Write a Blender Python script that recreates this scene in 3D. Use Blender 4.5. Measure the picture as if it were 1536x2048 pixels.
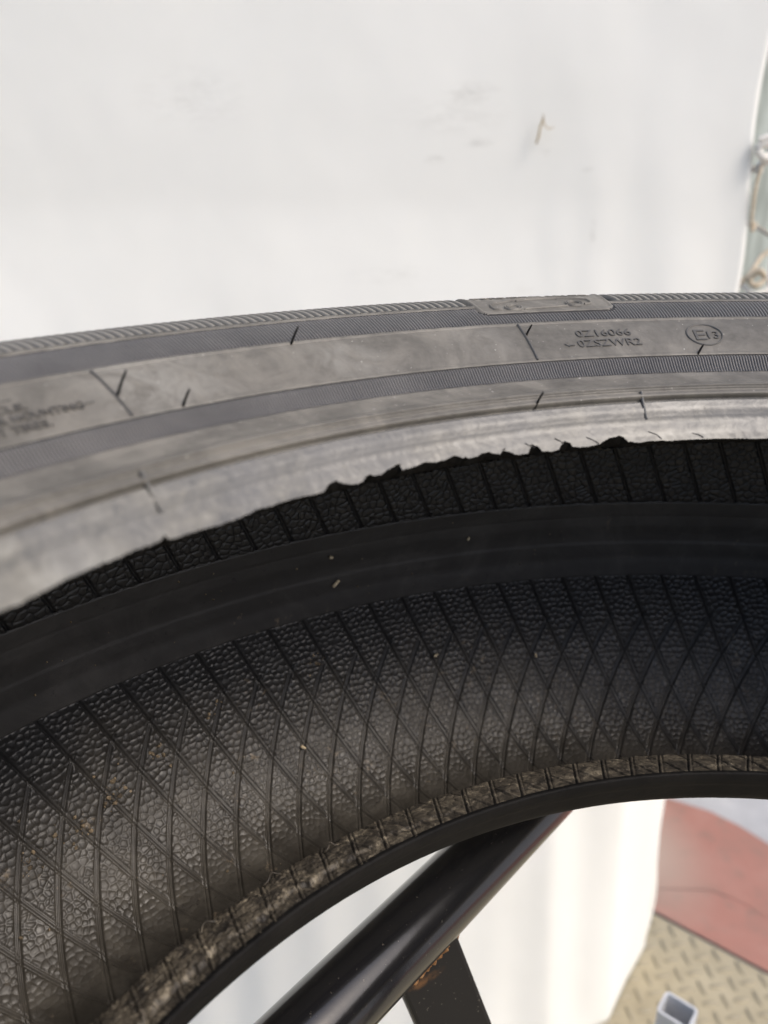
import bpy, bmesh, math, random
import numpy as np
from mathutils import Matrix, Vector
random.seed(7); rng = np.random.default_rng(7)
R = math.radians
for o in list(bpy.data.objects): bpy.data.objects.remove(o)
scn = bpy.context.scene
COL = scn.collection

# ------------------------------------------------------------------ camera
H0 = 0.871                                   # height of the tyre's upper bead above the floor
F_PX, PITCH, ROLL = 1558.7, 0.377985, -0.0107866
_a = np.array([math.sin(ROLL)*math.cos(PITCH), -math.cos(ROLL)*math.cos(PITCH), -math.sin(PITCH)])
_f = np.array([0, 0, 1.0]); _e2 = _f - _a*(_f @ _a); _e2 /= np.linalg.norm(_e2)
_e1 = np.cross(_e2, _a)
if _e1[0] < 0: _e1 = -_e1
cam_d = bpy.data.cameras.new('camera'); cam = bpy.data.objects.new('camera', cam_d); COL.objects.link(cam)
M = Matrix.Identity(4)
for i, s in ((0, 1), (1, -1), (2, -1)):
    for r, e in enumerate((_e1, _e2, _a)): M[r][i] = s*e[i]
CAM = Vector((-0.13663534, -0.01335231, 0.0786499 + H0))
M.translation = CAM
cam.matrix_world = M
cam_d.sensor_fit = 'VERTICAL'; cam_d.sensor_height = 36; cam_d.sensor_width = 27
cam_d.lens = F_PX*36/2048
cam_d.clip_start = 0.01; cam_d.clip_end = 400
cam_d.dof.use_dof = True; cam_d.dof.focus_distance = 0.322; cam_d.dof.aperture_fstop = 6.8
scn.camera = cam

# ------------------------------------------------------------------ sky, sun, exposure
SUN_EL, SUN_AZ = R(50), R(124)               # azimuth clockwise from +y: behind the camera, to the right
world = bpy.data.worlds.new('World'); scn.world = world; world.use_nodes = True
wn = world.node_tree.nodes; wl = world.node_tree.links
sky = wn.new('ShaderNodeTexSky'); sky.sky_type = 'NISHITA'; sky.sun_disc = False
sky.sun_elevation = SUN_EL; sky.sun_rotation = SUN_AZ
sky.air_density = 1.0; sky.dust_density = 4.0; sky.ozone_density = 0.8
wl.new(sky.outputs[0], wn['Background'].inputs[0]); wn['Background'].inputs[1].default_value = 0.142
sun_d = bpy.data.lights.new('sun', 'SUN'); sun_d.energy = 0.8; sun_d.angle = R(24); sun_d.color = (1, .972, .925)
sun = bpy.data.objects.new('sun', sun_d); COL.objects.link(sun)
_sd = Vector((math.sin(SUN_AZ)*math.cos(SUN_EL), math.cos(SUN_AZ)*math.cos(SUN_EL), math.sin(SUN_EL)))
sun.rotation_euler = _sd.to_track_quat('Z', 'Y').to_euler()
vs = scn.view_settings
vs.view_transform = 'Standard'; vs.look = 'None'; vs.gamma = 1; vs.use_curve_mapping = False
vs.exposure = 0.58

# ------------------------------------------------------------------ materials
def mat(name, base, rough=0.5, spec=0.5, metal=0.0):
    m = bpy.data.materials.new(name); m.use_nodes = True
    p = m.node_tree.nodes['Principled BSDF']
    p.inputs['Base Color'].default_value = (*base, 1); p.inputs['Roughness'].default_value = rough
    p.inputs['Specular IOR Level'].default_value = spec; p.inputs['Metallic'].default_value = metal
    return m, m.node_tree.nodes, m.node_tree.links, p
class G:                                         # small node-graph helper on object coordinates
    def __init__(s, m):
        s.n = m.node_tree.nodes; s.l = m.node_tree.links
        s.tc = s.n.new('ShaderNodeTexCoord')
    def co(s, scale=(1, 1, 1), rot=(0, 0, 0)):
        mp = s.n.new('ShaderNodeMapping'); mp.inputs['Scale'].default_value = scale; mp.inputs['Rotation'].default_value = rot
        s.l.new(s.tc.outputs['Object'], mp.inputs[0]); return mp.outputs[0]
    def noise(s, scale, detail=4, rough=.55, vec=None, dist=0):
        t = s.n.new('ShaderNodeTexNoise'); t.inputs['Scale'].default_value = scale
        t.inputs['Detail'].default_value = detail; t.inputs['Roughness'].default_value = rough
        t.inputs['Distortion'].default_value = dist
        s.l.new(vec or s.tc.outputs['Object'], t.inputs['Vector']); return t.outputs[0]
    def ramp(s, x, stops):
        r = s.n.new('ShaderNodeValToRGB'); e = r.color_ramp.elements
        while len(e) < len(stops): e.new(.5)
        for el, (p, c) in zip(e, stops):
            el.position = p; el.color = (*c, 1) if len(c) == 3 else c
        s.l.new(x, r.inputs[0]); return r.outputs[0]
    def val(s, x, lo, hi, a=0., b=1.):
        r = s.n.new('ShaderNodeMapRange'); r.inputs[1].default_value = lo; r.inputs[2].default_value = hi
        r.inputs[3].default_value = a; r.inputs[4].default_value = b; s.l.new(x, r.inputs[0]); return r.outputs[0]
    def math(s, op, a, b=None):
        r = s.n.new('ShaderNodeMath'); r.operation = op
        for i, v in enumerate((a, b)):
            if v is None: continue
            if isinstance(v, (int, float)): r.inputs[i].default_value = v
            else: s.l.new(v, r.inputs[i])
        return r.outputs[0]
    def mix(s, f, a, b, mode='MIX'):
        r = s.n.new('ShaderNodeMix'); r.data_type = 'RGBA'; r.blend_type = mode
        for i, v in ((0, f), (6, a), (7, b)):
            if isinstance(v, (int, float)): r.inputs[i].default_value = v
            elif isinstance(v, tuple): r.inputs[i].default_value = (*v, 1)
            else: s.l.new(v, r.inputs[i])
        return r.outputs[2]
    def bump(s, p, h, strength, dist=.001):
        b = s.n.new('ShaderNodeBump'); b.inputs['Strength'].default_value = strength; b.inputs['Distance'].default_value = dist
        s.l.new(h, b.inputs['Height']); s.l.new(b.outputs[0], p.inputs['Normal'])
    def spot(s, pos, radius, vec=None):          # 1 inside a soft blob
        d = s.n.new('ShaderNodeVectorMath'); d.operation = 'SUBTRACT'; d.inputs[1].default_value = pos
        s.l.new(vec or s.tc.outputs['Object'], d.inputs[0])
        q = s.n.new('ShaderNodeVectorMath'); q.operation = 'DIVIDE'; q.inputs[1].default_value = radius
        s.l.new(d.outputs[0], q.inputs[0])
        L = s.n.new('ShaderNodeVectorMath'); L.operation = 'LENGTH'; s.l.new(q.outputs[0], L.inputs[0])
        return s.val(L.outputs['Value'], 1.0, .2)

# weathered sidewall rubber: dusty grey-brown bloom over black
m_side, n, l, p = mat('weathered_rubber', (.1, .09, .08), .5, .45)
g = G(m_side)
big = g.noise(34, 6, .68, dist=1.4); fine = g.noise(320, 4, .6)
c = g.ramp(big, [(.32, (.080, .074, .064)), (.5, (.118, .109, .094)), (.62, (.165, .152, .130))])
c = g.mix(g.val(fine, .35, .75, 0, .35), c, (.19, .178, .155))
sc = g.noise(75, 5, .7, dist=1.5)
for pos_, r_, k_, c_ in (((-.2045, .219, .030), (.034, .030, .03), .55, (.26, .25, .225)), ((-.152, .258, .030), (.024, .016, .03), .5, (.23, .222, .20)), ((-.10, .285, .03), (.02, .012, .03), .35, (.22, .21, .19)), ((-.185, .245, .03), (.02, .014, .03), .45, (.085, .080, .072))):
    c = g.mix(g.math('MULTIPLY', g.math('MULTIPLY', g.spot(pos_, r_), g.val(sc, .42, .60)), k_), c, c_)
specks = g.noise(900, 1, .4)
c = g.mix(g.val(specks, .76, .80), c, (.45, .43, .40))
l.new(c, p.inputs['Base Color'])
l.new(g.val(big, .3, .7, .54, .40), p.inputs['Roughness'])
g.bump(p, g.noise(650, 3, .6), .25, .0004)

m_rib, n, l, p = mat('ribbed_rubber', (.075, .07, .068), .5, .45)
g = G(m_rib)
l.new(g.ramp(g.noise(40, 4), [(.3, (.115, .110, .107)), (.7, (.165, .157, .150))]), p.inputs['Base Color'])
m_groove, n, l, p = mat('groove_shade_rubber', (.018, .0175, .018), .6, .3)  # groove floors: recess shade darkened into the colour; cracks and creases reuse it
m_letter, n, l, p = mat('letter_rubber', (.080, .076, .071), .5, .4)

# bead seat: rubber polished by the wheel rim, smeared with pale grey aluminium residue; its glossy sheen painted as pale streaks
m_bead, n, l, p = mat('bead_rubber', (.25, .25, .24), .4, .5)
g = G(m_bead)
# polar streaks: use angle/radius free 3-D noise, stretched little in z
sp = n.new('ShaderNodeSeparateXYZ'); l.new(g.tc.outputs['Object'], sp.inputs[0])
cb = n.new('ShaderNodeCombineXYZ')
l.new(g.math('MULTIPLY', g.math('ARCTAN2', sp.outputs[1], sp.outputs[0]), .022), cb.inputs[0])
l.new(sp.outputs[2], cb.inputs[1])
streak = g.noise(150, 4, .5, vec=cb.outputs[0], dist=.5)
pat = g.noise(70, 6, .7, dist=1.0); pat2 = g.noise(24, 3, .5)
pat = g.math('ADD', g.math('MULTIPLY', pat, .5), g.math('MULTIPLY', streak, .5))
c = g.ramp(pat, [(.35, (.070, .069, .066)), (.46, (.112, .108, .097)), (.56, (.168, .158, .132)), (.68, (.275, .266, .235))])
c = g.mix(g.val(pat2, .38, .62, 0, .7), c, (.112, .112, .114))
scr = g.noise(420, 4, .7, dist=2.0)
c = g.mix(g.val(scr, .60, .72, 0, .5), c, (.25, .225, .17))
dark = g.noise(130, 3, .6)
c = g.mix(g.val(dark, .60, .72, 0, .6), c, (.050, .052, .056))
l.new(c, p.inputs['Base Color'])
l.new(g.val(pat, .35, .65, .42, .29), p.inputs['Roughness'])
g.bump(p, g.noise(220, 5, .65, dist=1.5), .18, .0005)

# inner liner: near-black butyl, brownish dust lower down
m_liner, n, l, p = mat('liner_rubber', (.03, .03, .03), .48, .5)
g = G(m_liner)
sx = n.new('ShaderNodeSeparateXYZ'); l.new(g.tc.outputs['Object'], sx.inputs[0])
dn = g.noise(14, 4, .6, dist=.6)
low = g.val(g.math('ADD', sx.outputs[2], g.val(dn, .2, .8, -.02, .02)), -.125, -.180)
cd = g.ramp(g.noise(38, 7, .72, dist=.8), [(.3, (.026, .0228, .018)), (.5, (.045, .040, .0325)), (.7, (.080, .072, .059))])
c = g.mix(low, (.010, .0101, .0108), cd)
grit = g.noise(520, 2, .5); gm = g.noise(22, 3, .5)
c = g.mix(g.math('MULTIPLY', g.val(grit, .66, .72), g.val(gm, .5, .62)), c, (.012, .010, .009))
mud = g.noise(160, 4, .7)
c = g.mix(g.math('MULTIPLY', g.val(mud, .60, .70), g.math('MULTIPLY', g.val(gm, .53, .60), g.val(low, 0, .3))), c, (.15, .12, .085))
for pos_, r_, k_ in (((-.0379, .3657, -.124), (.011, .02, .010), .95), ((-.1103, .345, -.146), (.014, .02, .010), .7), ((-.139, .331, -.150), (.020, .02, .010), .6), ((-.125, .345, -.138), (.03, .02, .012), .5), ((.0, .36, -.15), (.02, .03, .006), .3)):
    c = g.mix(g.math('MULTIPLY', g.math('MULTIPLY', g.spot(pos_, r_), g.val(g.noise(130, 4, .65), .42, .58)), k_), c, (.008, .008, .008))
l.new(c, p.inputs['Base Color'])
l.new(g.val(g.noise(90, 3), .3, .7, .38, .54), p.inputs['Roughness'])
g.bump(p, g.noise(900, 3, .6), .22, .0003)

m_strip, n, l, p = mat('smooth_liner_rubber', (.03, .03, .033), .5, .5)
g = G(m_strip)
gr = g.noise(8, 6, .7, vec=g.co((60, 60, 600)))
c = g.ramp(g.noise(22, 7, .72, dist=1.2), [(.28, (.018, .0172, .017)), (.5, (.027, .0258, .0248)), (.72, (.052, .049, .046))])
c = g.mix(g.val(g.noise(260, 3, .6), .66, .74), c, (.011, .010, .011))
c = g.mix(g.math('MULTIPLY', g.val(g.noise(150, 3, .6), .62, .70), g.val(g.noise(12, 2), .5, .62)), c, (.13, .105, .075))
l.new(c, p.inputs['Base Color']); g.bump(p, gr, .25, .0004)

m_torn, n, l, p = mat('torn_rubber', (.06, .05, .04), .5, .5)
g = G(m_torn)
tn = g.noise(150, 6, .68, dist=1.0)
c = g.ramp(tn, [(.33, (.020, .017, .014)), (.46, (.054, .046, .035)), (.58, (.125, .106, .077)), (.70, (.32, .275, .20))])
l.new(c, p.inputs['Base Color']); p.inputs['Roughness'].default_value = .60
g.bump(p, g.noise(420, 8, .75, dist=1.5), .32, .0006)

m_black, n, l, p = mat('black_rubber', (.022, .021, .022), .7, .12)
g = G(m_black)
l.new(g.ramp(g.noise(40, 5, .6), [(.3, (.008, .0078, .0078)), (.7, (.017, .016, .015))]), p.inputs['Base Color'])
g.bump(p, g.noise(500, 4), .2, .0004)

m_paint, n, l, p = mat('black_paint', (.008, .008, .009), .26, .6)
g = G(m_paint)
l.new(g.val(g.noise(60, 5, .6), .3, .7, .11, .20), p.inputs['Roughness'])
l.new(g.mix(g.val(g.noise(420, 4, .7), .66, .72), (.010, .010, .011), (.09, .08, .065)), p.inputs['Base Color'])
p.inputs['Coat Weight'].default_value = .5; p.inputs['Coat Roughness'].default_value = .2
g.bump(p, g.noise(260, 3), .06, .0005)
m_leg, n, l, p = mat('matt_black_paint', (.02, .02, .02), .5, .3)
g = G(m_leg)
c = g.mix(g.val(g.noise(600, 2, .5), .70, .76), (.011, .011, .012), (.10, .09, .08))
rust = g.math('MULTIPLY', g.val(g.noise(120, 5, .7), .42, .6), g.spot((-.006, -.008, -.017), (.013, .02, .0032)))
c = g.mix(rust, c, (.13, .065, .028))
l.new(c, p.inputs['Base Color'])
m_rust, n, l, p = mat('rusty_weld', (.16, .08, .035), .8, .3)
g = G(m_rust)
l.new(g.ramp(g.noise(240, 5, .7), [(.3, (.05, .035, .022)), (.5, (.20, .095, .035)), (.7, (.36, .24, .13))]), p.inputs['Base Color'])
g.bump(p, g.noise(400, 5, .7), .6, .001)

m_cloth, n, l, p = mat('white_cloth', (.80, .80, .77), .85, .2)
g = G(m_cloth)
c = g.ramp(g.noise(5, 5, .6), [(.3, (.775, .777, .742)), (.7, (.815, .815, .782))])
sm = g.noise(55, 5, .7, vec=g.co((1, 1, 3)))
for (px, pz, rx, rz, k) in ((-.058, .168, .032, .010, .34), (-.048, .128, .016, .006, .34), (-.088, .114, .012, .005, .36), (-.075, .150, .06, .02, .16),
                            (-.30, .165, .06, .03, .16), (.012, .125, .006, .012, .22), (.05, .105, .008, .004, .3), (-.128, .015, .05, .012, .14), (.06, .05, .004, .02, .3), (.0, .0, .012, .01, .14)):
    s = g.spot((px, .756, pz + H0), (rx, .2, rz))
    c = g.mix(g.math('MULTIPLY', g.math('MULTIPLY', s, g.val(sm, .42, .62)), k), c, (.42, .41, .38))
l.new(c, p.inputs['Base Color'])
w1 = n.new('ShaderNodeTexWave'); w1.inputs['Scale'].default_value = 420; w1.bands_direction = 'X'
w2 = n.new('ShaderNodeTexWave'); w2.inputs['Scale'].default_value = 420; w2.bands_direction = 'Z'
l.new(g.tc.outputs['Object'], w1.inputs[0]); l.new(g.tc.outputs['Object'], w2.inputs[0])
g.bump(p, g.math('ADD', w1.outputs['Fac'], w2.outputs['Fac']), .10, .0003)

m_steel, n, l, p = mat('galvanised_steel', (.7, .71, .73), .42, .5, .15)
g = G(m_steel)
l.new(g.ramp(g.noise(60, 4, .6), [(.3, (.58, .59, .61)), (.7, (.72, .73, .75))]), p.inputs['Base Color'])
m_post, n, l, p = mat('grey_green_paint', (.40, .44, .40), .5, .4)
g = G(m_post); l.new(g.ramp(g.noise(20, 4, vec=g.co((6, 6, .6))), [(.35, (.33, .36, .32)), (.65, (.55, .60, .55))]), p.inputs['Base Color'])
m_rope, n, l, p = mat('rope_fibre', (.55, .45, .32), .9, .2)
g = G(m_rope); l.new(g.ramp(g.noise(300, 4), [(.3, (.42, .34, .23)), (.7, (.70, .62, .50))]), p.inputs['Base Color'])
m_wrope, n, l, p = mat('white_rope_fibre', (.75, .72, .66), .9, .2)
m_twig, n, l, p = mat('dry_straw', (.42, .34, .2), .8, .2)
g = G(m_twig); l.new(g.ramp(g.noise(400, 4), [(.3, (.30, .23, .13)), (.7, (.60, .51, .36))]), p.inputs['Base Color'])
m_crumb, n, l, p = mat('dry_mud', (.20, .155, .10), .9, .2)
g = G(m_crumb); l.new(g.ramp(g.noise(260, 2), [(.3, (.04, .033, .026)), (.55, (.20, .155, .10)), (.75, (.34, .27, .19))]), p.inputs['Base Color'])

m_plate, n, l, p = mat('tan_floor_plate', (.42, .35, .22), .55, .4)
g = G(m_plate); l.new(g.ramp(g.noise(9, 6, .65), [(.25, (.27, .232, .155)), (.5, (.39, .338, .23)), (.75, (.47, .412, .29))]), p.inputs['Base Color'])
m_lug, n, l, p = mat('tan_lug', (.3, .26, .18), .5, .4)  # lugs slightly darker tan than the plate
g = G(m_lug); l.new(g.ramp(g.noise(30, 5, .65), [(.3, (.25, .22, .155)), (.7, (.42, .37, .26))]), p.inputs['Base Color'])
m_red, n, l, p = mat('red_painted_concrete', (.5, .2, .15), .7, .3)
g = G(m_red)
c = g.ramp(g.noise(7, 6, .65, dist=.5), [(.25, (.27, .17, .135)), (.5, (.37, .18, .14)), (.75, (.41, .225, .18))])
c = g.mix(g.val(g.noise(30, 6, .7), .52, .72, 0, .8), c, (.25, .17, .135))
c = g.mix(g.spot((.27, .93, 0), (.10, .16, 1)), c, (.42, .31, .25))
l.new(c, p.inputs['Base Color']); g.bump(p, g.noise(160, 4), .2, .002)
m_conc, n, l, p = mat('grey_concrete', (.42, .42, .42), .85, .3)
g = G(m_conc); l.new(g.ramp(g.noise(6, 7, .7), [(.3, (.34, .34, .345)), (.6, (.46, .46, .46)), (.75, (.56, .56, .54))]), p.inputs['Base Color'])
g.bump(p, g.noise(120, 5), .3, .003)

# ------------------------------------------------------------------ mesh helpers
def link(name, me, m=None, parent=None, smooth=True):
    o = bpy.data.objects.new(name, me); COL.objects.link(o)
    if m: me.materials.clear(); me.materials.append(m)
    if smooth: me.polygons.foreach_set('use_smooth', np.ones(len(me.polygons), bool))
    if parent: o.parent = parent
    return o
def quads_mesh(name, V, Q):
    me = bpy.data.meshes.new(name)
    V = np.asarray(V, np.float32).reshape(-1, 3); Q = np.asarray(Q, np.int32).reshape(-1, 4)
    me.vertices.add(len(V)); me.vertices.foreach_set('co', V.ravel())
    me.loops.add(Q.size); me.loops.foreach_set('vertex_index', Q.ravel())
    me.polygons.add(len(Q)); me.polygons.foreach_set('loop_start', np.arange(len(Q), dtype=np.int32)*4)
    me.polygons.foreach_set('loop_total', np.full(len(Q), 4, np.int32))
    me.update(calc_edges=True); me.validate(); return me
def grid(name, P, closed=False, flip=False):     # P: (rows, cols, 3)
    r, c = P.shape[:2]; I = np.arange(r*c).reshape(r, c)
    J = np.concatenate([I, I[:, :1]], 1) if closed else I
    q = np.stack([J[:-1, :-1], J[:-1, 1:], J[1:, 1:], J[1:, :-1]], -1).reshape(-1, 4)
    if flip: q = q[:, ::-1]
    return quads_mesh(name, P, q)
def tube(path, rad, seg=10, cap=True):           # swept tube -> bmesh
    bm = bmesh.new(); path = [Vector(v) for v in path]
    rad = [float(x) for x in rad] if hasattr(rad, '__len__') else [rad]*len(path)
    rings = []; up = Vector((.13, .21, .97))
    for i, v in enumerate(path):
        d = (path[min(i+1, len(path)-1)] - path[max(i-1, 0)]).normalized()
        a = d.cross(up); a = a.normalized() if a.length > 1e-4 else Vector((1, 0, 0)); b = d.cross(a)
        rings.append([bm.verts.new(v + rad[i]*(math.cos(t)*a + math.sin(t)*b)) for t in [2*math.pi*q/seg for q in range(seg)]])
    for A, B in zip(rings[:-1], rings[1:]):
        for k in range(seg): bm.faces.new((A[k], A[(k+1) % seg], B[(k+1) % seg], B[k]))
    if cap: bm.faces.new(rings[0][::-1]); bm.faces.new(rings[-1])
    bmesh.ops.recalc_face_normals(bm, faces=bm.faces); return bm
def bm_obj(name, bm, m, parent=None, smooth=True):
    me = bpy.data.meshes.new(name); bm.to_mesh(me); bm.free(); return link(name, me, m, parent, smooth)
def tag(o, label=None, cat=None, group=None, kind=None):
    for k, v in (('label', label), ('category', cat), ('group', group), ('kind', kind)):
        if v: o[k] = v
    return o
def empty(name, loc):
    o = bpy.data.objects.new(name, None); COL.objects.link(o); o.location = loc; o.empty_display_size = .05; return o

def hash2(i, j, k=0):
    h = (i.astype(np.int64)*374761393 + j.astype(np.int64)*668265263 + k*2147483647) & 0xffffffff
    h = ((h ^ (h >> 13))*1274126177) & 0xffffffff
    h = ((h ^ (h >> 16))*2246822519) & 0xffffffff
    return ((h ^ (h >> 15)) & 0xffffff)/float(0x1000000)
def vnoise(x, y, k=0):
    i = np.floor(x); j = np.floor(y); fx = x-i; fy = y-j; i = i.astype(np.int64); j = j.astype(np.int64)
    fx = fx*fx*(3-2*fx); fy = fy*fy*(3-2*fy)
    return (hash2(i, j, k)*(1-fx)+hash2(i+1, j, k)*fx)*(1-fy)+(hash2(i, j+1, k)*(1-fx)+hash2(i+1, j+1, k)*fx)*fy
def fbm(x, y, oct=4, k=0):
    s = 0; a = .5
    for q in range(oct): s = s + a*(vnoise(x, y, k+q)-.5); x = x*2.03; y = y*2.03; a *= .5
    return s
def voro(x, y, k=0, jit=.85):                    # F1, F2 of a jittered-grid cell pattern
    i = np.floor(x).astype(np.int64); j = np.floor(y).astype(np.int64)
    f1 = np.full(x.shape, 9.0); f2 = np.full(x.shape, 9.0)
    for di in (-1, 0, 1):
        for dj in (-1, 0, 1):
            a, b = i+di, j+dj
            px = a + .5 + jit*(hash2(a, b, k)-.5) + .5*(b & 1) - .25; py = b + .5 + jit*(hash2(a, b, k+1)-.5)
            d = np.hypot(x-px, y-py)
            f2 = np.where(d < f1, f1, np.minimum(f2, d)); f1 = np.minimum(f1, d)
    return f1, f2
def sstep(x, a, b):
    t = np.clip((x-a)/(b-a), 0, 1); return t*t*(3-2*t)

# ------------------------------------------------------------------ tyre profiles (radius, height) in metres, height 0 = upper bead
OUT = np.array([(.246, -.0107), (.254, 0), (.2628, .0118), (.2656, .0159), (.274, .0160), (.2822, .0175), (.2887, .0229), (.298, .0290), (.3079, .0338),
                (.3248, .0389), (.335, .0403), (.342, .040), (.352, .0365), (.365, .025), (.376, -.005)])
OUT_S0 = math.hypot(.008, .0107)                 # s = 0 at the nominal bead toe
INN = np.array([(.254, 0), (.262, -.004), (.275, .004), (.30, .02), (.325, .028), (.345, .022), (.357, .0), (.363, -.03), (.3665, -.0665),
                (.3695, -.09), (.3695, -.1125), (.367, -.13), (.361, -.15), (.348, -.172), (.33, -.187), (.31, -.192), (.29, -.186), (.281, -.173),
                (.278, -.164), (.2748, -.1566), (.264, -.1504), (.2475, -.1435)])
class Profile:
    def __init__(s, P, s0=0.):
        s.P = P; s.s = np.r_[0, np.cumsum(np.hypot(*np.diff(P, axis=0).T))] - s0
        ds = np.diff(s.s)[:, None]; sl = np.diff(P, axis=0)/ds
        s.T = np.vstack([sl[:1], (sl[:-1]*ds[1:]+sl[1:]*ds[:-1])/(ds[1:]+ds[:-1]), sl[-1:]])
    def at(s, x):
        x = np.asarray(x, float); i = np.clip(np.searchsorted(s.s, x)-1, 0, len(s.s)-2)
        h = (s.s[i+1]-s.s[i])[..., None]; t = ((x-s.s[i])[..., None])/h
        P0, P1, T0, T1 = s.P[i], s.P[i+1], s.T[i]*h, s.T[i+1]*h
        t2, t3 = t*t, t*t*t
        p = (2*t3-3*t2+1)*P0+(t3-2*t2+t)*T0+(-2*t3+3*t2)*P1+(t3-t2)*T1
        d = (6*t2-6*t)*P0+(3*t2-4*t+1)*T0+(6*t-6*t2)*P1+(3*t2-2*t)*T1
        return p, d/np.linalg.norm(d, axis=-1, keepdims=True)
PO, PI_ = Profile(OUT, OUT_S0), Profile(INN)
def surf(prof, phi, s, disp=0., sign=1):         # phi in degrees; normal of the outer profile points up/out, of the inner one into the cavity
    p, t = prof.at(s)
    nr, nh = -t[..., 1]*sign, t[..., 0]*sign
    r = p[..., 0]+nr*disp; h = p[..., 1]+nh*disp; a = np.radians(phi)
    return np.stack(np.broadcast_arrays(r*np.cos(a), r*np.sin(a), h), -1)
def ring_phi(lo, hi, step, coarse=3.0):
    a = np.arange(lo, hi+1e-9, step); b = np.linspace(hi, lo+360, int((360-(hi-lo))/coarse)+2)[1:-1]
    return np.r_[a, b]

tyre = empty('tyre', (0, 0, H0))
tag(tyre, 'worn car tyre lying flat with torn and nicked bead, open side up', 'tyre')

PHI = ring_phi(74, 157, .07)
in_dense = lambda ph: sstep(ph, 72, 75)*(1-sstep(ph, 156, 158))

# --- outer sidewall, from the rim line to over the shoulder
SA = np.unique(np.r_[np.arange(.01475, .0205, .0003), np.arange(.0205, .0355, .0008), np.arange(.0355, .0460, .0003), np.arange(.0460, .0655, .0007),
                     np.arange(.0655, .0700, .0003), np.arange(.0700, .0835, .0006), np.arange(.0835, .088, .0003), np.arange(.088, .1045, .0006), np.arange(.1045, .1625, .003)])
ph, ss = np.meshgrid(PHI, SA)
mm = 1e-3
def panel_mask(ph, s, grow=0.):                  # the smooth emblem panel on the shoulder: 1 inside
    s = s*1000; u = (ph-102.55)*5.76             # mm along the arc
    d = np.maximum(np.abs(u + .16*(s-88)*-.0)-30.2-grow, (76.6-grow)-s+.18*np.minimum(0, -(u)*.0))
    # rounded lower corners
    qx = np.abs(u)-(26.2+grow); qy = (80.6-grow)-s
    d = np.where((qx > 0) & (qy > 0), np.hypot(qx, qy)-4, d)
    return d
slash_on = 1-sstep(-panel_mask(ph, ss), -.6, .2)
D = np.zeros_like(ph)
S = ss*1000
D += .35*mm*(np.exp(-((S-19.0)/.55)**2)) - 1.0*mm*np.exp(-((S-19.9)/.32)**2)          # rim line
D += -1.0*mm*np.exp(-((S-15.0)/.34)**2)
D += .85*mm*np.exp(-((S-16.5)/.85)**2) - .30*mm*np.exp(-((S-18.3)/.7)**2) - .45*mm*np.exp(-((S-24)/3.2)**2) + .25*mm*np.exp(-((S-21.2)/.8)**2)
D -= .55*mm*(sstep(S, 36.2, 36.9)*(1-sstep(S, 44.5, 44.9)))                             # comb band recess
D += .25*mm*np.exp(-((S-35.3)/.8)**2)
D -= .50*mm*(sstep(S, 68.2, 68.6)*(1-sstep(S, 83.9, 84.3)))*slash_on                    # ribbed band recess
D += .30*mm*np.exp(-((S-67.4)/.5)**2) - .25*mm*np.exp(-((S-66.2)/.3)**2)
D -= 1.8*mm*(sstep(S, 86.2, 86.9)*(1-sstep(S, 112, 118)))*slash_on                      # slotted shoulder recess
D += .25*mm*np.exp(-((S-85.2)/.6)**2)*slash_on
pm = panel_mask(ph, ss)
D += .45*mm*np.exp(-((pm+.8)/.7)**2)*(S < 118)                                          # raised border of the emblem panel
D += .25*mm*fbm(ph*2.5, S*.25, 4, 11)*in_dense(ph)
sw = link('sidewall', grid('sidewall', surf(PO, ph, ss, D), True, True), m_side, tyre)
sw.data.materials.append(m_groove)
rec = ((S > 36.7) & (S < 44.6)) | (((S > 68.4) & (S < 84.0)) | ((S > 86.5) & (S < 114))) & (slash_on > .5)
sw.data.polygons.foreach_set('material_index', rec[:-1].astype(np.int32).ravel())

# --- radial ribs (moulded, finer than 10 px: joined)
def radial_ribs(name, step, s0, s1, width, hgt, base, m, clip=False, lo=74., hi=157., rows=8, jit=0., fade=0.):
    V = []; Q = []; k = 0
    for a in np.arange(lo, hi, step):
        b0, b1 = s0, s1
        if clip and 96.9 < a < 108.2:
            for b in np.arange(s1, s0, -.0003):
                if panel_mask(np.array(a), np.array(b)) > .3: break
            b1 = b
        if b1-b0 < .001: continue
        sr = np.linspace(b0, b1, rows)
        hh = np.full(rows, hgt); hh[0] *= fade; hh[-1] *= .3 if fade else .9
        cols = ((-.5, base), (-.26, None), (.26, None), (.5, base))
        P = np.stack([surf(PO, a + w*width*step, sr, np.full(rows, d) if d is not None else hh+base) for w, d in cols], 1)
        V.append(P.reshape(-1, 3)); I = k+np.arange(rows*4).reshape(rows, 4)
        Q.append(np.stack([I[:-1, :-1], I[1:, :-1], I[1:, 1:], I[:-1, 1:]], -1).reshape(-1, 4)); k += rows*4
    o = link(name, quads_mesh(name, np.vstack(V), np.vstack(Q)), m, tyre, False); o['kind'] = 'stuff'; return o
radial_ribs('comb_ribs', .212, .0366, .0446, .74, .62*mm, -.64*mm, m_rib, fade=.9)
radial_ribs('radial_ribs', .233, .0685, .0841, .66, .56*mm, -.58*mm, m_rib, clip=True, fade=.9)

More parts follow.
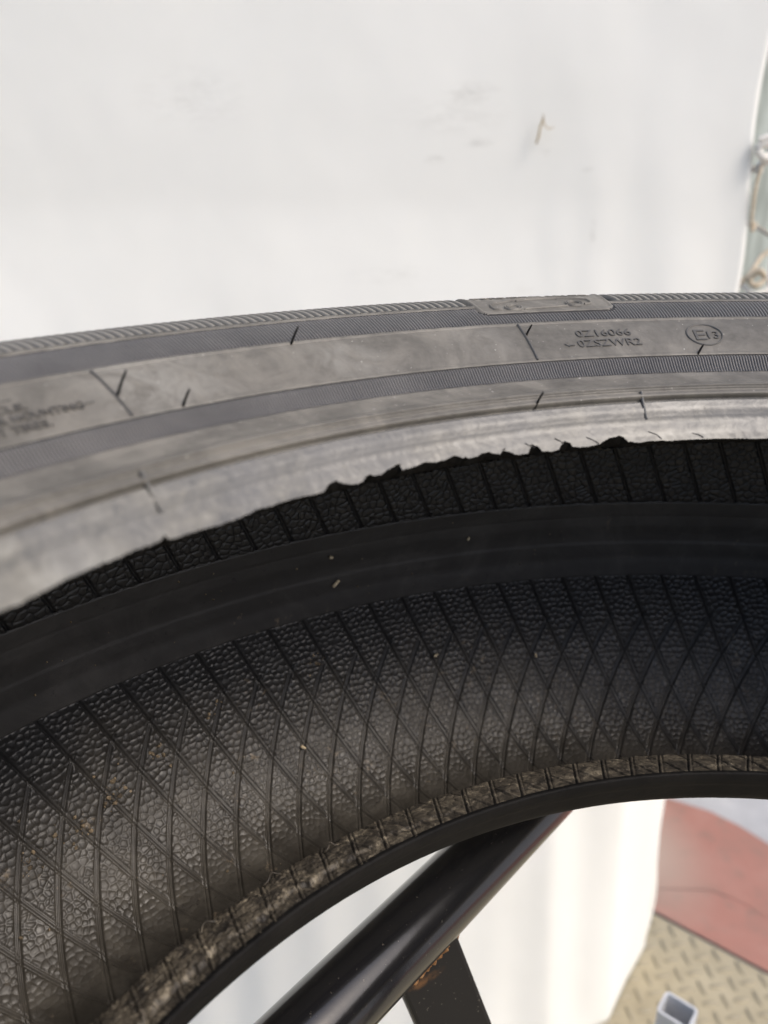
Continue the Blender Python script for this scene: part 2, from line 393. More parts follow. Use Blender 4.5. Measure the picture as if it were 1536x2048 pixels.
# --- shoulder ribs: one object each, sharing one mesh, turned about the axis
def rib_mesh():
    sr = np.r_[.0861, .0868, np.linspace(.0875, .112, 14).tolist()]
    bend = lambda s: .9*np.clip((s-.088)/.014, 0, 2)**1.6*.35
    P = np.stack([surf(PO, w*.57*wd + bend(sr)*1.0, sr, np.full(len(sr), d)) for w, wd, d in
                  ((-.5, .56, -1.9*mm), (-.5, .46, .10*mm), (0, 1, .20*mm), (.5, .46, .10*mm), (.5, .56, -1.9*mm))], 1)
    P = np.concatenate([P, P[-1:]*np.array([1, 1, 1.])], 0)
    return grid('shoulder_rib', P)
m_ribtop, n, l, p = mat('dusty_rib_rubber', (.19, .178, .156), .5, .45)
rm = rib_mesh(); first = True
for a in np.arange(72.5, 158.5, .57):
    if 96.9 < a < 108.3: continue
    o = link('shoulder_rib', rm, m_ribtop if first else None, tyre, False); o.rotation_euler = (0, 0, R(a)); first = False

# --- upper bead: seat and torn toe
TOE = np.array([(148.9, -0.27), (147.91, -0.81), (147.31, -0.43), (146.37, -0.2), (145.56, 0.13), (144.68, 0.15), (144.08, 0.22), (143.17, 0.29), (141.94, 0.18), (141.2, 0.56), (140.32, 0.37), (139.41, 0.31), (139.16, 0.77), (138.88, 1.47), (138.8, 0.08), (138.42, -0.37), (137.72, -0.27), (136.69, -0.34), (135.58, -0.75), (134.24, -0.78), (133.09, -0.33), (132.59, 0.25), (131.57, -0.08), (130.41, 0.09), (129.26, 0.03), (128.31, -0.23), (127.4, -0.25), (126.98, 1.25), (126.64, 1.87), (126.24, 1.95), (125.82, 0.88), (125.29, 0.03), (124.72, -0.36), (124.2, -0.03), (123.82, 1.44), (123.53, 1.5), (123.18, 0.85), (122.56, 0.8), (121.85, 1.86), (121.21, 3.02), (121.01, 3.02), (120.91, 0.73), (120.48, 0.88), (119.39, 1.38), (118.93, 1.88), (118.05, 1.21), (117.28, 1.34), (116.59, 1.9), (116.27, 2.21), (115.8, 1.18), (115.2, 0.6), (114.53, 0.87), (114.05, 1.62), (113.52, 1.82), (113.03, 0.81), (112.65, 0.05), (112.24, 1.6), (111.93, 1.06), (111.61, 0.15), (111.41, -0.68), (110.55, -0.8), (110.18, -0.46), (109.71, 2.01), (109.31, 1.45), (109.01, -0.53), (108.17, -0.95), (107.58, -0.68), (107.31, 1.02), (106.93, 1.59), (106.51, 1.22), (106.34, -0.14), (105.76, -0.58), (104.89, -0.57), (103.99, 0.01), (103.41, 1.27), (102.82, 1.81), (102.16, 2.15), (101.88, 1.68), (101.51, -0.3), (100.59, -0.77), (99.72, -0.28), (98.04, -0.71), (96.34, -0.51), (94.68, -0.62), (93.02, -0.66), (91.4, -1.02), (89.94, -0.93)])
TOE = TOE[np.argsort(TOE[:, 0])]
PB = ring_phi(74, 157, .05)
toe = np.interp(PB, TOE[:, 0], TOE[:, 1])*mm
toe = np.where((PB < 89.9) | (PB > 148.9), (-.5 + 1.2*fbm(PB*1.4, PB*0, 3, 5))*mm, toe)
toe += .35*mm*fbm(PB*6, PB*0+.5, 3, 21) + .45*mm*fbm(PB*3.1, PB*0+.9, 2, 29)*sstep(PB, 126, 130) + 1.1*mm*np.maximum(0, vnoise(PB*2.9, PB*0+.4, 33)-.52)*sstep(PB, 97, 100)*(1-sstep(PB, 127, 129)) + .5*mm*np.abs(fbm(PB*7, PB*0+.2, 2, 35))
rows = 46
u = np.linspace(0, 1, rows)[:, None]
sb = toe[None]*(1-u) + .01478*u
pb = np.broadcast_to(PB[None], sb.shape)
sm_ = sb*1000
db = .40*mm*np.exp(-((sm_-11.2)/2.2)**2) - .25*mm*np.exp(-((sm_-6.6)/2.0)**2) + .05*mm*np.exp(-((sm_-8.6)/.5)**2) + .5*mm*sstep(sm_, 4.0, 0.5)*0 + .12*mm*np.exp(-((sm_-2.0)/1.5)**2)
db += .22*mm*fbm(pb*1.6, sm_*.35, 4, 31) - 1.0*mm*np.exp(-((sm_-15.0)/.34)**2)
seat = surf(PO, pb, sb, db)
# torn face under the toe: chipped facets going back to the liner
tn = []
base_in, _ = PI_.at(np.array(.0075))
ang = np.radians(PB); e0 = seat[0]
for k, q in enumerate(np.linspace(.12, 1, 9)):
    tr = np.hypot(e0[:, 0], e0[:, 1])*(1-q) + base_in[0]*q; th_ = e0[:, 2]*(1-q) + base_in[1]*q
    tr = tr + (1-abs(2*q-1))*(.0005 + .0022*fbm(PB*2.2, PB*0+k*.35, 3, 41)); th_ = th_ - (1-abs(2*q-1))*(.0010 + .0024*fbm(PB*2.6, PB*0+k*.4, 3, 47))
    tn.append(np.stack([tr*np.cos(ang), tr*np.sin(ang), th_], -1))
link('bead_seat', grid('bead_seat', seat, True, True), m_bead, tyre)
link('torn_bead_toe', grid('torn_bead_toe', np.stack([e0]+tn), True, False), m_black, tyre)
# rubber flaps still hanging in the nicks
for a, s_, L, w in ((126.3, .0012, .0035, .0030), (121.1, .0020, .0040, .0034), (116.5, .0014, .003, .003), (112.2, .0012, .003, .0026), (109.8, .0014, .003, .0026), (107.0, .0012, .0035, .003), (102.3, .0014, .0035, .0034)):
    P = surf(PO, a, s_, 0.); c_, s2 = math.cos(R(a)), math.sin(R(a))
    tng = Vector((-s2, c_, 0)); rad = Vector((c_, s2, 0)); P = Vector(P)
    bm = bmesh.new()
    q = [P + rad*.0008 - tng*w*.8, P + rad*.0006 + tng*w*.7, P - rad*.0002 + Vector((0, 0, .0012)) + tng*w*.05, P + rad*.003 - tng*w*.6 - Vector((0, 0, L)), P + rad*.0035 + tng*w*.6 - Vector((0, 0, L*.8)), P + rad*.0028 + Vector((0, 0, -.0004))]
    v = [bm.verts.new(x) for x in q]
    bmesh.ops.convex_hull(bm, input=v); bm_obj('rubber_flap', bm, m_black, tyre, False)

# --- inner liner: pebbled skin with moulded lines
def lattice(ph, s, slope, ph0, s_ref, r):
    x = (ph - (ph0 + slope*(s-s_ref)))/2.8125
    x = x - np.round(x)
    return x*R(2.8125)*r*math.cos(math.atan(abs(slope)*math.pi/180*.36))*1000   # mm from the nearest line
def liner(s_arr, name, m, kind):
    ph, ss = np.meshgrid(PHI, s_arr); r = PI_.at(ss)[0][..., 0]
    x = np.radians(ph)*.362*1000; y = ss*1000
    wx = x + .9*fbm(x*.22, y*.22, 2, 3); 
    dense = in_dense(ph)
    if kind == 'upper':
        f1, f2 = voro(wx/3.9, y/3.3, 7, .9)
        cell = .50*sstep(f2-f1, .03, .26)
        d = np.abs(lattice(ph, ss, -64., 139.02-2.8125*0, .195, r))
        edge = sstep(y, 193.8, 194.3)
        D = cell*sstep(d, .5, 1.1) - .85*(1-sstep(d, .30, .75)) - .15*edge
    else:
        f1, f2 = voro(wx/3.25, y/2.95, 17, .74)
        size = .75+.5*vnoise(x*.12, y*.12, 5)
        cell = .54*size*sstep(f2-f1, .02, .26)*(1-.3*sstep(f1, .2, .6))
        dA = lattice(ph, ss, -64., 132.75, .2384, r); dB = lattice(ph, ss, 85., 131.2, .2612, r)
        dB = np.where(ss < .2606, 9, dB)
        d = np.minimum(np.abs(dA), np.abs(dB))
        gv = lambda q, c, w: np.exp(-((q-c)/w)**2)
        low_ = sstep(ss, .262, .285)
        ridge = .22*(1-sstep(d, .45, .85)) - 1.15*gv(dA, .72, .40) - .60*low_*gv(dA, -.75, .30) - 1.35*gv(dB, -.62, .36) - .85*gv(dB, .62, .30)
        fadeV = 1-.75*sstep(ss, .318, .345)
        D = cell*sstep(d, .85, 1.35)*(fadeV) + ridge + .25*fbm(x*.05, y*.05, 3, 9)
        D *= sstep(y, 238.4, 239.6)
    D = D*dense + .12*fbm(x*.8, y*.8, 3, 13)*dense
    return link(name, grid(name, surf(PI_, ph, ss, D*mm, -1), True, False), m, tyre)
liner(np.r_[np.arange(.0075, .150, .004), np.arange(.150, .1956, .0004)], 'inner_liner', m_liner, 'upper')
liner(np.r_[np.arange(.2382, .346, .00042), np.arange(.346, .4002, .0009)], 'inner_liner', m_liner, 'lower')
# smooth band between the two pebbled zones
ss1 = np.r_[.1950, np.linspace(.1954, .2388, 60), .2392]; ph, ss = np.meshgrid(PHI, ss1); y = ss*1000; x = np.radians(ph)*362
Ds = .20*mm*np.ones_like(ss); Ds[0] = Ds[-1] = -.3*mm
Ds += .40*mm*np.exp(-((y-209)/4.2)**2) - .30*mm*np.exp(-((y-203.5)/.6)**2)*.5 + .35*mm*sstep(y, 218.5, 220.0) - .3*mm*np.exp(-((y-228)/3)**2) + .3*mm*fbm(x*.03, y*.12, 4, 61)*in_dense(ph)
link('smooth_liner_band', grid('smooth_liner_band', surf(PI_, ph, ss, Ds, -1), True, False), m_strip, tyre)

# --- lower bead: torn rubber on its inner flank, smooth seat below
st = np.arange(.3994, .43185, .00038); ph, ss = np.meshgrid(PHI, st); r = PI_.at(ss)[0][..., 0]
x = np.radians(ph)*.262*1000; y = ss*1000
dA = lattice(ph, ss, -64., 132.75, .2384, r); dB = lattice(ph, ss, 85., 131.2, .2612, r)
dd = np.minimum(np.abs(dA), np.abs(dB))
n1 = fbm(x*.35, y*.9, 5, 71); n2 = fbm(x*1.3, y*.55, 4, 77)
rag = vnoise(x*.28, y*0+.3, 81)+.6*vnoise(x*1.1, y*0+.7, 83)
wl_ = .25+.75*sstep(ph, 112, 132)
gv = lambda q, c, w: np.exp(-((q-c)/w)**2)
Dt = .12*n1 + .10*n2 + wl_**2*(1.1*n1 + .7*n2) + .34*(1-sstep(dd, .30, .65)) - (.85-.35*wl_)*gv(dA, .85, .30) - .75*gv(dB, .85, .30)*.9 - .35*gv(dB, -.8, .25)
f1, f2 = voro(x/4.2, y/3.4, 91, .95); Dt += .28*sstep(f2-f1, .02, .2)*sstep(dd, .8, 1.2)*(1-sstep(y, 416, 421))
step_ = sstep(y, 420.5 + 4.5*(rag-.8), 421.7 + 4.5*(rag-.8))
Dt -= wl_*(.8+1.5*vnoise(x*.13, y*0, 87))*step_*(1-sstep(y, 428.5, 430.5)) ; Dt += 1.6*wl_*np.abs(n2)*sstep(y, 421, 425)
Dt = Dt*in_dense(ph)*sstep(y, 399.4, 401.5)*(1-.6*sstep(y, 430.3, 431.7)) + (.3+.9*wl_)*(.9*vnoise(x*.9, y*0, 95)+.5*vnoise(x*.31, y*0, 97)-.7)*np.exp(-((y-404.5)/1.2)**2)*in_dense(ph)
link('torn_bead_flank', grid('torn_bead_flank', surf(PI_, ph, ss, Dt*mm, -1), True, False), m_torn, tyre)
# smooth lower seat and heel, ragged upper lip
LB = Profile(np.array([(.2500, -.1442), (.2475, -.1435), (.2473, -.1462), (.2492, -.1515), (.2535, -.1612), (.2560, -.1640), (.2620, -.1655), (.2680, -.1690)]))
sl = np.r_[np.linspace(0, .006, 14), np.linspace(.0065, LB.s[-1], 46).tolist()]
ph, ss = np.meshgrid(PHI, sl); x = np.radians(ph)*250; y = ss*1000
Dl = (.55*fbm(x*.5, y*0+.2, 4, 101)+.25)*np.exp(-((y-2.2)/1.6)**2) + .15*fbm(x*.25, y*.5, 4, 105) + .12*np.exp(-((y-9)/1)**2)
link('lower_bead_seat', grid('lower_bead_seat', surf(LB, ph, ss, Dl*mm*in_dense(ph), -1), True, False), m_black, tyre)
# lower sidewall and tread (outside, turned away)
TR = [(.268, -.169), (.285, -.182), (.31, -.199), (.335, -.2045), (.352, -.200), (.366, -.188), (.376, -.163)]
for k in range(4):
    z0 = -.148 + k*.040
    TR += [(.3795+.0015*math.sin((k+.5)/4*math.pi), z0-.006), (.380+.0015, z0+.0), (.3735, z0+.001), (.3735, z0+.009), (.3815, z0+.010)]
TR += [(.3795, -.010), (.376, -.005)]
TR = np.array(TR); ph, ii = np.meshgrid(np.arange(0, 360, 1.0), np.arange(len(TR)))
Pt = np.stack([TR[ii][..., 0]*np.cos(np.radians(ph)), TR[ii][..., 0]*np.sin(np.radians(ph)), TR[ii][..., 1]], -1)
link('tread', grid('tread', Pt, True, False), m_side, tyre, False)

# --- small moulded details on the sidewall
def ridge(name, pts, width, hgt, m=m_side, lift=0.):          # pts: (phi, s) polyline -> raised prism on the sidewall
    pts = np.array(pts, float); V = []; Q = []
    d = np.gradient(np.c_[pts[:, 0]*-.3*math.pi/180*1, pts[:, 1]], axis=0); d /= np.linalg.norm(d, axis=1)[:, None]
    nx = np.c_[-d[:, 1], d[:, 0]]
    for w, h in ((-1, -.0003), (-.5, hgt), (.5, hgt), (1, -.0003)):
        q = pts + np.c_[nx[:, 0]*w*width/2/(-.3*math.pi/180), nx[:, 1]*w*width/2]
        V.append(surf(PO, q[:, 0], q[:, 1], np.full(len(q), h+lift)))
    return link(name, grid(name, np.stack(V, 0)), m, tyre)
seg = lambda a, b, n_=14: [tuple(np.array(a)+(np.array(b)-np.array(a))*t) for t in np.linspace(0, 1, n_).tolist()]
ridge('mould_seam', seg((136.09, .0668), (135.81, .0455)), .0011, .0006, m_letter)
ridge('mould_seam', seg((105.79, .0668), (105.76, .0455)), .0011, .0006, m_letter)
ridge('mould_seam', seg((138.50, .0190), (138.40, .0072), 20), .0011, .0007, m_bead)
ridge('mould_seam', seg((99.66, .0182), (99.60, .0079), 20), .0011, .0007, m_bead)
for p0_, p1_ in (((138.66, .0190), (138.56, .0078)), ((99.80, .0180), (99.74, .0085))):
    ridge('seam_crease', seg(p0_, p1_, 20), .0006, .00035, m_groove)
for pts_ in (((110.3, .0030), (109.9, .0018), (109.55, .0012)), ((107.7, .0036), (107.3, .0024), (107.1, .0012)), ((105.0, .0028), (104.5, .0016), (104.1, .0002)), ((99.7, .0032), (99.1, .0020), (98.7, .0002)), ((96.1, .0018), (95.6, .0012), (95.2, .0000))):
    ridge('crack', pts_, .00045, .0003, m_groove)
for a, s_, L in ((135.91, .05354, .0085), (132.62, .04534, .0058), (123.11, .0667, .0066), (105.68, .05927, .0048), (92.91, .04513, .0042), (108.67, .01516, .0062)):
    b = Vector(surf(PO, a, s_, -.0004)); d = Vector((.36, .03, 1)).normalized()
    k = [b + d*L*t + Vector((.10*L*t*t, 0, 0)) for t in np.linspace(0, 1, 6).tolist()]
    bm_obj('vent_hair', tube(k, [.00046, .00044, .00042, .0004, .00038, .0003], 8), m_black, tyre)

def text(body, phi, s, cap, width, align='LEFT', extr=.00038, slant=0., name='lettering', m=m_letter):
    cu = bpy.data.curves.new('t', 'FONT'); cu.body = body; cu.size = 1; cu.extrude = .5; cu.resolution_u = 3; cu.offset = .004
    o = bpy.data.objects.new('t', cu); COL.objects.link(o)
    dg = bpy.context.evaluated_depsgraph_get(); me = bpy.data.meshes.new_from_object(o.evaluated_get(dg))
    bpy.data.objects.remove(o); bpy.data.curves.remove(cu)
    v = np.empty(len(me.vertices)*3, np.float32); me.vertices.foreach_get('co', v); v = v.reshape(-1, 3).astype(float)
    x0, x1 = v[:, 0].min(), v[:, 0].max(); y1 = .73
    X = (v[:, 0]-x0)/(x1-x0)*width
    if align == 'RIGHT': X = X-width
    Y = v[:, 1]/y1*cap; Z = np.where(v[:, 2] > 0, extr, -.0003)
    r = PO.at(np.array(s))[0][0]
    P = surf(PO, phi - np.degrees(X/r), s + Y, Z)
    me.vertices.foreach_set('co', P.astype(np.float32).ravel()); me.update()
    me.name = name
    return link(name, me, m, tyre, False)
text('0Z16066', 101.78, .0566, .0042, .0226)
text('0ZSZWR2', 102.0, .0508, .0040, .0258)
text('-', 102.75, .0508, .0040, .0022)
ridge('lettering', [(103.05, .0527), (102.72, .0540)], .0006, .0004, m_letter); ridge('lettering', [(103.05, .0527), (102.72, .0514)], .0006, .0004, m_letter)
text('E', 92.60, .0526, .0064, .0042); text('13', 91.62, .0534, .0044, .0044)
ridge('approval_ring', [(91.82 + 1.34*math.cos(t), .0560 + .0063*math.sin(t)) for t in np.linspace(0, 2*math.pi, 49).tolist()], .0009, .00045, m_letter)
text('VEHICLE.', 140.72, .0556, .0027, .0190, 'RIGHT', .0005)
text('IMPROPER MOUNTING', 137.95, .0518, .0027, .0385, 'RIGHT', .0005)
text('MOUNT TIRES.', 140.15, .0480, .0027, .0270, 'RIGHT', .0005)
ridge('lettering', seg((138.0, .0532), (137.32, .0534), 6), .0007, .0004, m_letter)
ridge('lettering', seg((142.4, .0604), (141.12, .0603), 6), .0007, .0004, m_letter)
# emblem panel: outline of a car
def wheel(a, s_):
    for rr in (1., .72):
        ridge('emblem_line', [(a + .62*rr*math.cos(t), s_ + .0031*rr*math.sin(t)) for t in np.linspace(0, 2*math.pi, 33).tolist()], .0008, .0006, m_side)
wheel(104.95, .0822); wheel(100.1, .0842)
ridge('emblem_line', [(106.0, .0806), (106.55, .0808), (106.62, .0830), (106.5, .0862), (105.7, .0880), (104.6, .0905), (103.6, .0930), (102.2, .0940), (100.8, .0930), (99.6, .0900), (98.85, .0885), (98.75, .0850), (98.95, .0830), (99.35, .0828)], .0009, .0007, m_side)
ridge('emblem_line', seg((104.2, .0800), (100.75, .0816), 8), .0008, .0006, m_side)
ridge('emblem_line', [(104.2, .0897), (103.4, .0915), (102.2, .0922), (101.0, .0912)], .0008, .0006, m_side)
text('PERFORMANCE', 107.0, .0962, .0050, .0520, name='emblem_lettering', m=m_side, extr=.0003)

# rubber shreds along the torn flank
for a, s_, L, cx in ((132.2, .4060, .008, 1), (136.5, .4080, .007, -1), (126.8, .4090, .006, 1)):
    b = Vector(surf(PI_, a, s_, .0006, -1)); t = Vector((-math.sin(R(a)), math.cos(R(a)), 0))
    k = [b + t*(-cx)*L*q + Vector((0, 0, .0016*math.sin(q*4.5)+.0022*q)) + Vector((-math.cos(R(a)), -math.sin(R(a)), 0))*.0012*math.sin(q*7) for q in np.linspace(0, 1, 10).tolist()]
    bm_obj('rubber_shred', tube(k, list(np.linspace(.0005, .00018, 10)), 6), m_torn, tyre)

# ------------------------------------------------------------------ loose bits inside the tyre
def on_liner(a, s_, up=.0006): return Vector(surf(PI_, a, s_, up, -1)) + Vector((0, 0, H0))
bits = [(115.88, .2230, .0046, .0009, 35, 'pale broken straw lying on the smooth band inside the tyre'),
        (116.28, .2074, .0022, .0008, -40, 'short brown husk just above the pale broken straw'),
        (104.7, .2099, .0018, .0006, 60, 'small orange husk on the smooth band right of the straw'),
        (120.65, .3014, .0030, .0008, -50, 'tan seed husk caught on the diamond ribs'),
        (107.72, .2740, .0024, .0007, 15, 'tiny tan husk on the pebbled liner below the band'),
        (98.74, .2816, .0020, .0006, 85, 'yellowish husk at a rib crossing, rightmost inside the tyre')]
for a, s_, L, w, ang_, lab in bits:
    p = on_liner(a, s_, .0016); t = Vector((-math.sin(R(a)), math.cos(R(a)), 0)); up = (on_liner(a, s_-.003) - on_liner(a, s_)).normalized()
    d = (-t*math.cos(R(ang_)) + up*math.sin(R(ang_))).normalized()
    k = [p + d*L*q + Vector((0, 0, .0002*math.sin(q*5))) for q in (-.5, -.42, -.1, .2, .45, .5)]
    bm = tube([v-p for v in k], [w*.4, w, w*1.05, w*.9, w*.8, w*.3], 8)
    o = bm_obj('straw_bit', bm, m_twig); o.location = p
    tag(o, lab, 'straw')
# mud crumbs: too many to count
bm = bmesh.new()
for _ in range(150):
    c_ = random.choice(((141.5,.291),(138.6,.288),(137.9,.291),(135.4,.285),(134.2,.281),(131.5,.276),(126.5,.268),(118,.262))); a = random.gauss(c_[0], .45); s_ = random.gauss(c_[1], .0022) if random.random() < .72 else random.uniform(.27, .36)
    a = a if s_ < .30 else random.uniform(126, 148)
    rr = .0002+.0010*random.random()**3
    q = bmesh.ops.create_icosphere(bm, subdivisions=1, radius=rr)
    off = on_liner(a, s_, .0005)
    for v in q['verts']: v.co = v.co*(1+random.uniform(-.3, .3)) + off
for _ in range(60):
    a = random.uniform(96, 146); off = on_liner(a, random.uniform(.198, .236), .0004)
    q = bmesh.ops.create_icosphere(bm, subdivisions=1, radius=.0002+.0005*random.random()**2)
    for v in q['verts']: v.co = v.co*(1+random.uniform(-.3, .3)) + off
o = bm_obj('mud_crumbs', bm, m_crumb, None, False); tag(o, 'scattered dry mud crumbs clinging to the inside of the tyre', 'crumbs', None, 'stuff')

# ------------------------------------------------------------------ stand of black steel tube
W = lambda v: Vector((v[0], v[1], v[2]+H0))
stand = empty('tyre_stand', (-.115, .396, 0)); tag(stand, 'black painted steel tube stand under the tyre, with rusty welded leg', 'stand')
A, B = W((-.1645, .1975, -.2206)), W((-.0475, .3270, -.2206)); dv = (B-A).normalized()
TA, TB = A - dv*.30, B + dv*.10
loc = lambda v: v - Vector((-.115, .396, 0))
bm_obj('main_tube', tube([loc(TA), loc(A), loc(B), loc(TB)], .0161, 64), m_paint, stand)
for e in (TA, TB): bm_obj('end_cap', tube([loc(e)-dv*.004, loc(e)+dv*.004], .0165, 32), m_black, stand)
# square leg welded under the tube
def box_tube(w, d, L, wall=.003, bev=.003):
    bm = bmesh.new()
    def rect(a, b, z, r):
        pts = []
        for sx, sy, t0 in ((1, 1, 0), (-1, 1, 90), (-1, -1, 180), (1, -1, 270)):
            for t in (0, 45, 90): pts.append(bm.verts.new((sx*(a/2-r)+r*math.cos(R(t0+t)), sy*(b/2-r)+r*math.sin(R(t0+t)), z)))
        return pts
    o0, o1 = rect(w, d, 0, bev), rect(w, d, -L, bev); i0, i1 = rect(w-2*wall, d-2*wall, 0, bev*.5), rect(w-2*wall, d-2*wall, -L, bev*.5)
    k = len(o0)
    for i in range(k):
        j = (i+1) % k
        for q in ((o0[i], o0[j], o1[j], o1[i]), (i0[j], i0[i], i1[i], i1[j]), (o0[j], o0[i], i0[i], i0[j]), (o1[i], o1[j], i1[j], i1[i])): bm.faces.new(q)
    bmesh.ops.recalc_face_normals(bm, faces=bm.faces); return bm
LEG_TOP = W((-.1248, .244, -.229)); LEG_DIR = Vector((.31, 0, -1)).normalized(); LEG_L = (LEG_TOP.z-.011)/-LEG_DIR.z
lg = bm_obj('leg', box_tube(.0325, .0185, LEG_L, .0025, .002), m_leg, stand, False)
zq = (-LEG_DIR); yq = Vector((-math.sin(R(25)), math.cos(R(25)), 0)); yq = (yq - zq*yq.dot(zq)).normalized(); xq = yq.cross(zq)
mt = Matrix((xq, yq, zq)).transposed().to_4x4(); mt.translation = loc(LEG_TOP); lg.matrix_local = mt
side = Vector((dv.y, -dv.x, 0))
q0 = (LEG_TOP - A).dot(dv)
wp = [loc(A + dv*(q0+t) + (side*.70 + Vector((0, 0, -.72)))*(.0163+.0004*math.sin(t*1500))) for t in np.linspace(-.018, .016, 40).tolist()]
bm_obj('weld_bead', tube(wp, [.0008+.0009*random.random() for _ in wp], 8), m_rust, stand)
ft = LEG_TOP + LEG_DIR*LEG_L
bm = bmesh.new(); bmesh.ops.create_cube(bm, size=1, matrix=Matrix.Translation(loc(Vector((ft.x, ft.y, .008))))@Matrix.Diagonal((.10, .10, .006, 1)))
bmesh.ops.bevel(bm, geom=bm.edges[:], offset=.001, segments=1); bm_obj('foot_plate', bm, m_leg, stand, False)
for a in (15, 185, 280):                        # uprights that carry the tyre, out of the picture
    x, y = .335*math.cos(R(a)), .335*math.sin(R(a))
    bm_obj('upright', tube([loc(Vector((x, y, .008))), loc(Vector((x, y, H0-.2055)))], .02, 24), m_paint, stand)
    bm = bmesh.new(); bmesh.ops.create_cube(bm, size=1, matrix=Matrix.Translation(loc(Vector((x, y, .0105))))@Matrix.Diagonal((.10, .10, .006, 1)))
    bm_obj('foot_plate', bm, m_leg, stand, False)

# ------------------------------------------------------------------ galvanised square post, open at the top
pst = bm_obj('square_post', box_tube(.0268, .0225, .3425, .0022, .0035), m_steel, None, False)
pst.location = W((.0955, .421, -.528)); pst.rotation_euler = (0, 0, R(-40))
tag(pst, 'galvanised square steel post with open top on the tan floor plate', 'post')

# ------------------------------------------------------------------ white backdrop cloth
CY = .756
def right_edge(z): return .200 + .016*sstep(np.array(.55-z), 0, .55)*1.0
U = np.r_[np.linspace(-1.5, -.5, 40)[:-1], np.linspace(-.5, .20, 150).tolist()]
vz = np.r_[np.linspace(2.1, 1.35, 16)[:-1], np.linspace(1.35, .004, 190)]
hem = lambda x: np.interp(x, [-1.5, -.1, .05, .134, .173, .200, .212], [.57, .58, .615, .65, .705, .738, .752])
rowsP = []
un = (U-U[0])/(U[-1]-U[0])
def folds(x, z):                                 # soft hanging folds, strongest at the right below the tie
    k = sstep(x, -.05, .17)*(1-sstep(z-H0, .02, .17))
    f = .0007*k*np.sin((x-.2)*125 + 6*(z-H0)*(1-.5*x) + 2.5*np.sin(x*23)) + .0009*k*np.sin(x*61+2.1)
    lowk = 1-sstep(z-H0, -.35, -.1)
    f += .0014*lowk*np.sin(x*46+1.5+3*z+1.5*np.sin(x*17)) + .0012*lowk*np.sin(x*95-2*z)
    f += .010*fbm(x*4+3, z*2.6, 4, 201) + .0009*fbm(x*24+z*10, z*16-x*7, 3, 207)
    return f
for z in vz:
    xe = float(right_edge(z)) + .004*math.sin(z*23) - .006*float(1-sstep(np.array(z), .0, .12))
    x = U[0] + un*(xe-U[0]); k = max(0., 1-z/.95)**1.35
    y = CY - (CY-hem(x))*k
    rowsP.append(np.stack([x, y + folds(x, np.full_like(x, z))*min(1, z/.03+.2), np.full_like(x, z) + (.006*np.abs(fbm(x*9, x*0+.3, 3, 211)) if z < .01 else 0)], -1))
cl = link('backdrop_cloth', grid('backdrop_cloth', np.stack(rowsP), False, False), m_cloth)
md = cl.modifiers.new('thickness', 'SOLIDIFY'); md.thickness = .0012; md.offset = 0
tag(cl, 'white smudged backdrop cloth hanging behind the tyre', 'cloth')
# twig stuck to the cloth
tw = empty('twig', (.0035, CY-.007, H0+.137)); tag(tw, 'small tan twig clinging to the white cloth', 'twig')
bm_obj('stem', tube([(.003, 0, .012), (.0032, -.001, .008), (.0008, -.001, .002), (-.0002, -.001, -.006), (-.0016, 0, -.0105), (-.0012, 0, -.0118)], [.0007, .0011, .0009, .0011, .0009, .0004], 8), m_twig, tw)
bm_obj('side_shoot', tube([(.002, -.001, .009), (.005, -.001, .003), (.0085, -.0005, .0005), (.013, -.001, .0016)], [.0006, .0005, .0005, .0003], 6), m_twig, tw)

# ------------------------------------------------------------------ post and rope at the cloth's right edge
fp = empty('frame_post', (.370, 1.14, 0)); tag(fp, 'grey green painted frame post behind the right edge of the cloth', 'post')
pm_ = bm_obj('shaft', box_tube(.062, .062, 2.3, .003, .006), m_post, fp, False); pm_.location = (0, 0, 2.31)
pm_ = bm_obj('side_rail', tube([(.052, -.02, .008), (.052, -.02, 2.3)], .014, 20), m_steel, fp)
bm = bmesh.new(); bmesh.ops.create_cube(bm, size=1, matrix=Matrix.Translation((.01, 0, .0045))@Matrix.Diagonal((.18, .14, .008, 1))); bm_obj('base_plate', bm, m_post, fp, False)
def rope(name, pts, rad, m, parent=None):
    pts = [Vector(p) for p in pts]; out = []
    for i in range(len(pts)-1):
        p0, p1, p2, p3 = pts[max(i-1, 0)], pts[i], pts[i+1], pts[min(i+2, len(pts)-1)]
        for t in np.linspace(0, 1, 8, False):
            out.append(.5*((2*p1)+(p2-p0)*t+(2*p0-5*p1+4*p2-p3)*t*t+(3*p1-p0-3*p2+p3)*t**3))
    out.append(pts[-1]); return bm_obj(name, tube(out, rad, 8), m, parent)
r1 = empty('rope_tie', (.203, CY, H0+.118)); tag(r1, 'off white rope knotted through the cloth edge, upper tie', 'rope')
rope('knot', [(-.004, -.008, .008), (.006, -.010, .010), (.010, -.006, .000), (.002, -.010, -.006), (-.004, -.008, .002), (.006, -.009, .006), (.012, 0, -.004), (.007, .008, -.012), (.004, .0, -.016)], .0036, m_wrope, r1)
rope('strand', [(.004, 0, -.014), (.016, .06, -.012), (.07, .20, .004), (.120, .345, .01)], .0032, m_rope, r1)
rope('loose_end', [(.004, -.002, -.012), (.001, -.004, -.03), (.0015, -.004, -.052), (.005, -.002, -.067), (.008, 0, -.06)], .0018, m_rope, r1)
r2 = empty('rope_tie', (.212, CY+.02, H0+.012)); tag(r2, 'tan rope tied low on the cloth edge just over the tyre', 'rope')
rope('strand', [(.0, 0, -.012), (.010, .0, -.001), (.022, .01, .012), (.05, .05, .03), (.11, .33, .05)], .0024, m_rope, r2)
rope('knot', [(.010, -.004, -.004), (.016, -.008, .002), (.022, -.006, -.006), (.014, -.008, -.012), (.008, -.004, -.006), (.016, -.004, .0)], .0028, m_rope, r2)
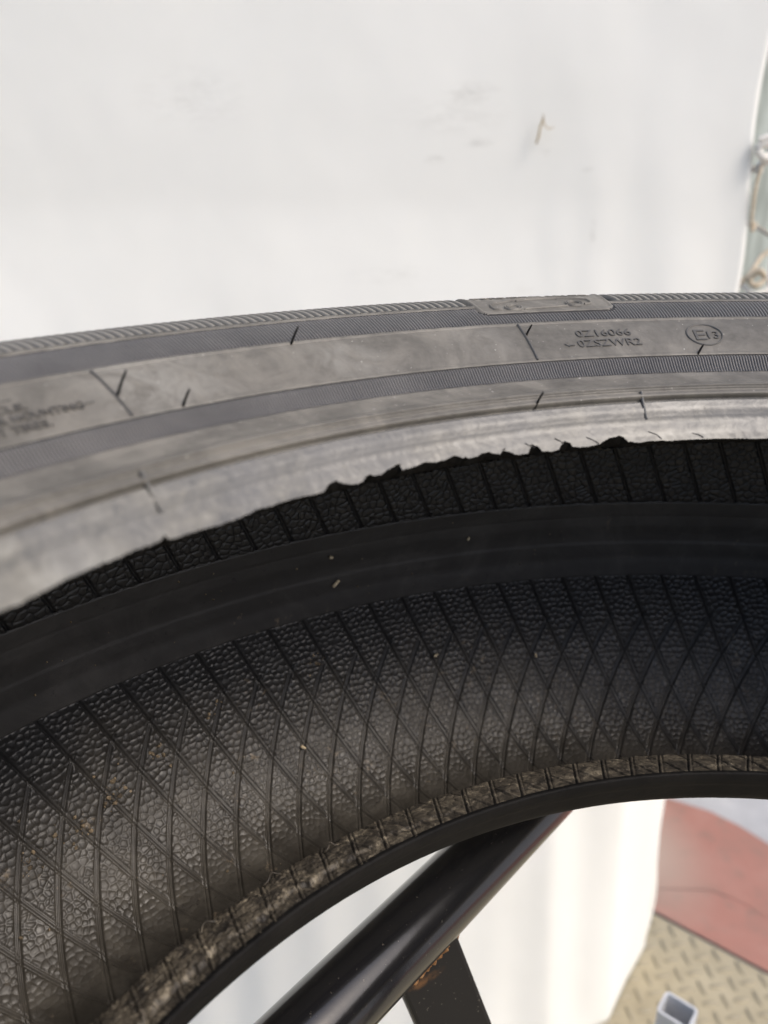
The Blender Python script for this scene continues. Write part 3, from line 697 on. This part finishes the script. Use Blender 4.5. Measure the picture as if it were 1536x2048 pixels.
rope('loop', [(.004, 0, -.012), (.014, -.006, -.02), (.028, -.004, -.016), (.03, 0, -.006)], .0026, m_wrope, r2)

# ------------------------------------------------------------------ ground
def sheet(name, pts, z, m, label=None):
    bm = bmesh.new(); bm.faces.new([bm.verts.new((x, y, z)) for x, y in pts]); bmesh.ops.recalc_face_normals(bm, faces=bm.faces)
    o = bm_obj(name, bm, m, None, False); o['kind'] = 'structure'; return o
sheet('ground', [(-150, -150), (150, -150), (150, 150), (-150, 150)], -.005, m_conc)
# tan floor plate: its far border meets the red floor
e0_, e1_ = Vector((.244, .808)), Vector((.362, .712)); ed = (e1_-e0_).normalized(); en = Vector((-ed.y, ed.x))   # en points away from the camera
Pq = [e0_ - ed*2.2, e0_ + ed*2.6, e0_ + ed*2.6 - en*2.6, e0_ - ed*2.2 - en*2.6]
fl = sheet('floor_plate', [tuple(v) for v in Pq], 0, m_plate)
bm = bmesh.new(); q = bmesh.ops.create_uvsphere(bm, u_segments=10, v_segments=6, radius=1)
for v in bm.verts: v.co = Vector((v.co.x*.0115, v.co.y*.0034, max(v.co.z, 0)*.0026))
lug = bpy.data.meshes.new('raised_lug'); bm.to_mesh(lug); bm.free(); lug.materials.append(m_lug)
cnt = 0; cand = []
for i in range(-40, 41):
    for j in range(0, 60):
        for k in (0, 1):
            p = e0_ + ed*((i+.5*(j & 1)*0 + .5*k)*.030) - en*(.012 + (j+.5*k)*.030)
            edge = np.interp(p.y, [-.3, .30, .65, .708, .74], [-.16, -.12, .134, .173, .202])
            if p.x < edge-.05 or p.y > .9 or p.x > .62: continue
            cand.append(((p-Vector((.22, .62))).length, p, k))
cand.sort(key=lambda c: c[0])
for _, p, k in cand[:290]:
    o = bpy.data.objects.new('raised_lug', lug); COL.objects.link(o); o.parent = fl
    o.location = (p.x, p.y, .0003); o.rotation_euler = (0, 0, math.atan2(ed.y, ed.x) + R(45 if k else -45))
# red painted floor in two slabs with an uneven crack between them
crack = [(-1.5, .80), (.10, .835), (.225, .853), (.266, .851), (.339, .848), (.374, .827), (.401, .797), (.47, .72), (.60, .60), (1.9, -.2)]
b0, b1 = e0_ + en*.004 - ed*2.2, e0_ + en*.004 + ed*2.6
near = [(b0.x, b0.y)] + [(b1.x, b1.y)] + [(x, y-.0002-.0006*random.random()) for x, y in crack[::-1] if (Vector((x, y))-e0_).dot(en) > .012]
sheet('red_floor', near, .002, m_red)
far_edge = [(2.2, -.35), (.465, .935), (.437, .973), (.401, 1.007), (.345, 1.037), (.2, 1.10), (-1.5, 1.5)]
sheet('red_floor', [(x, y+.0002+.0006*random.random()) for x, y in crack] + far_edge, .002, m_red)
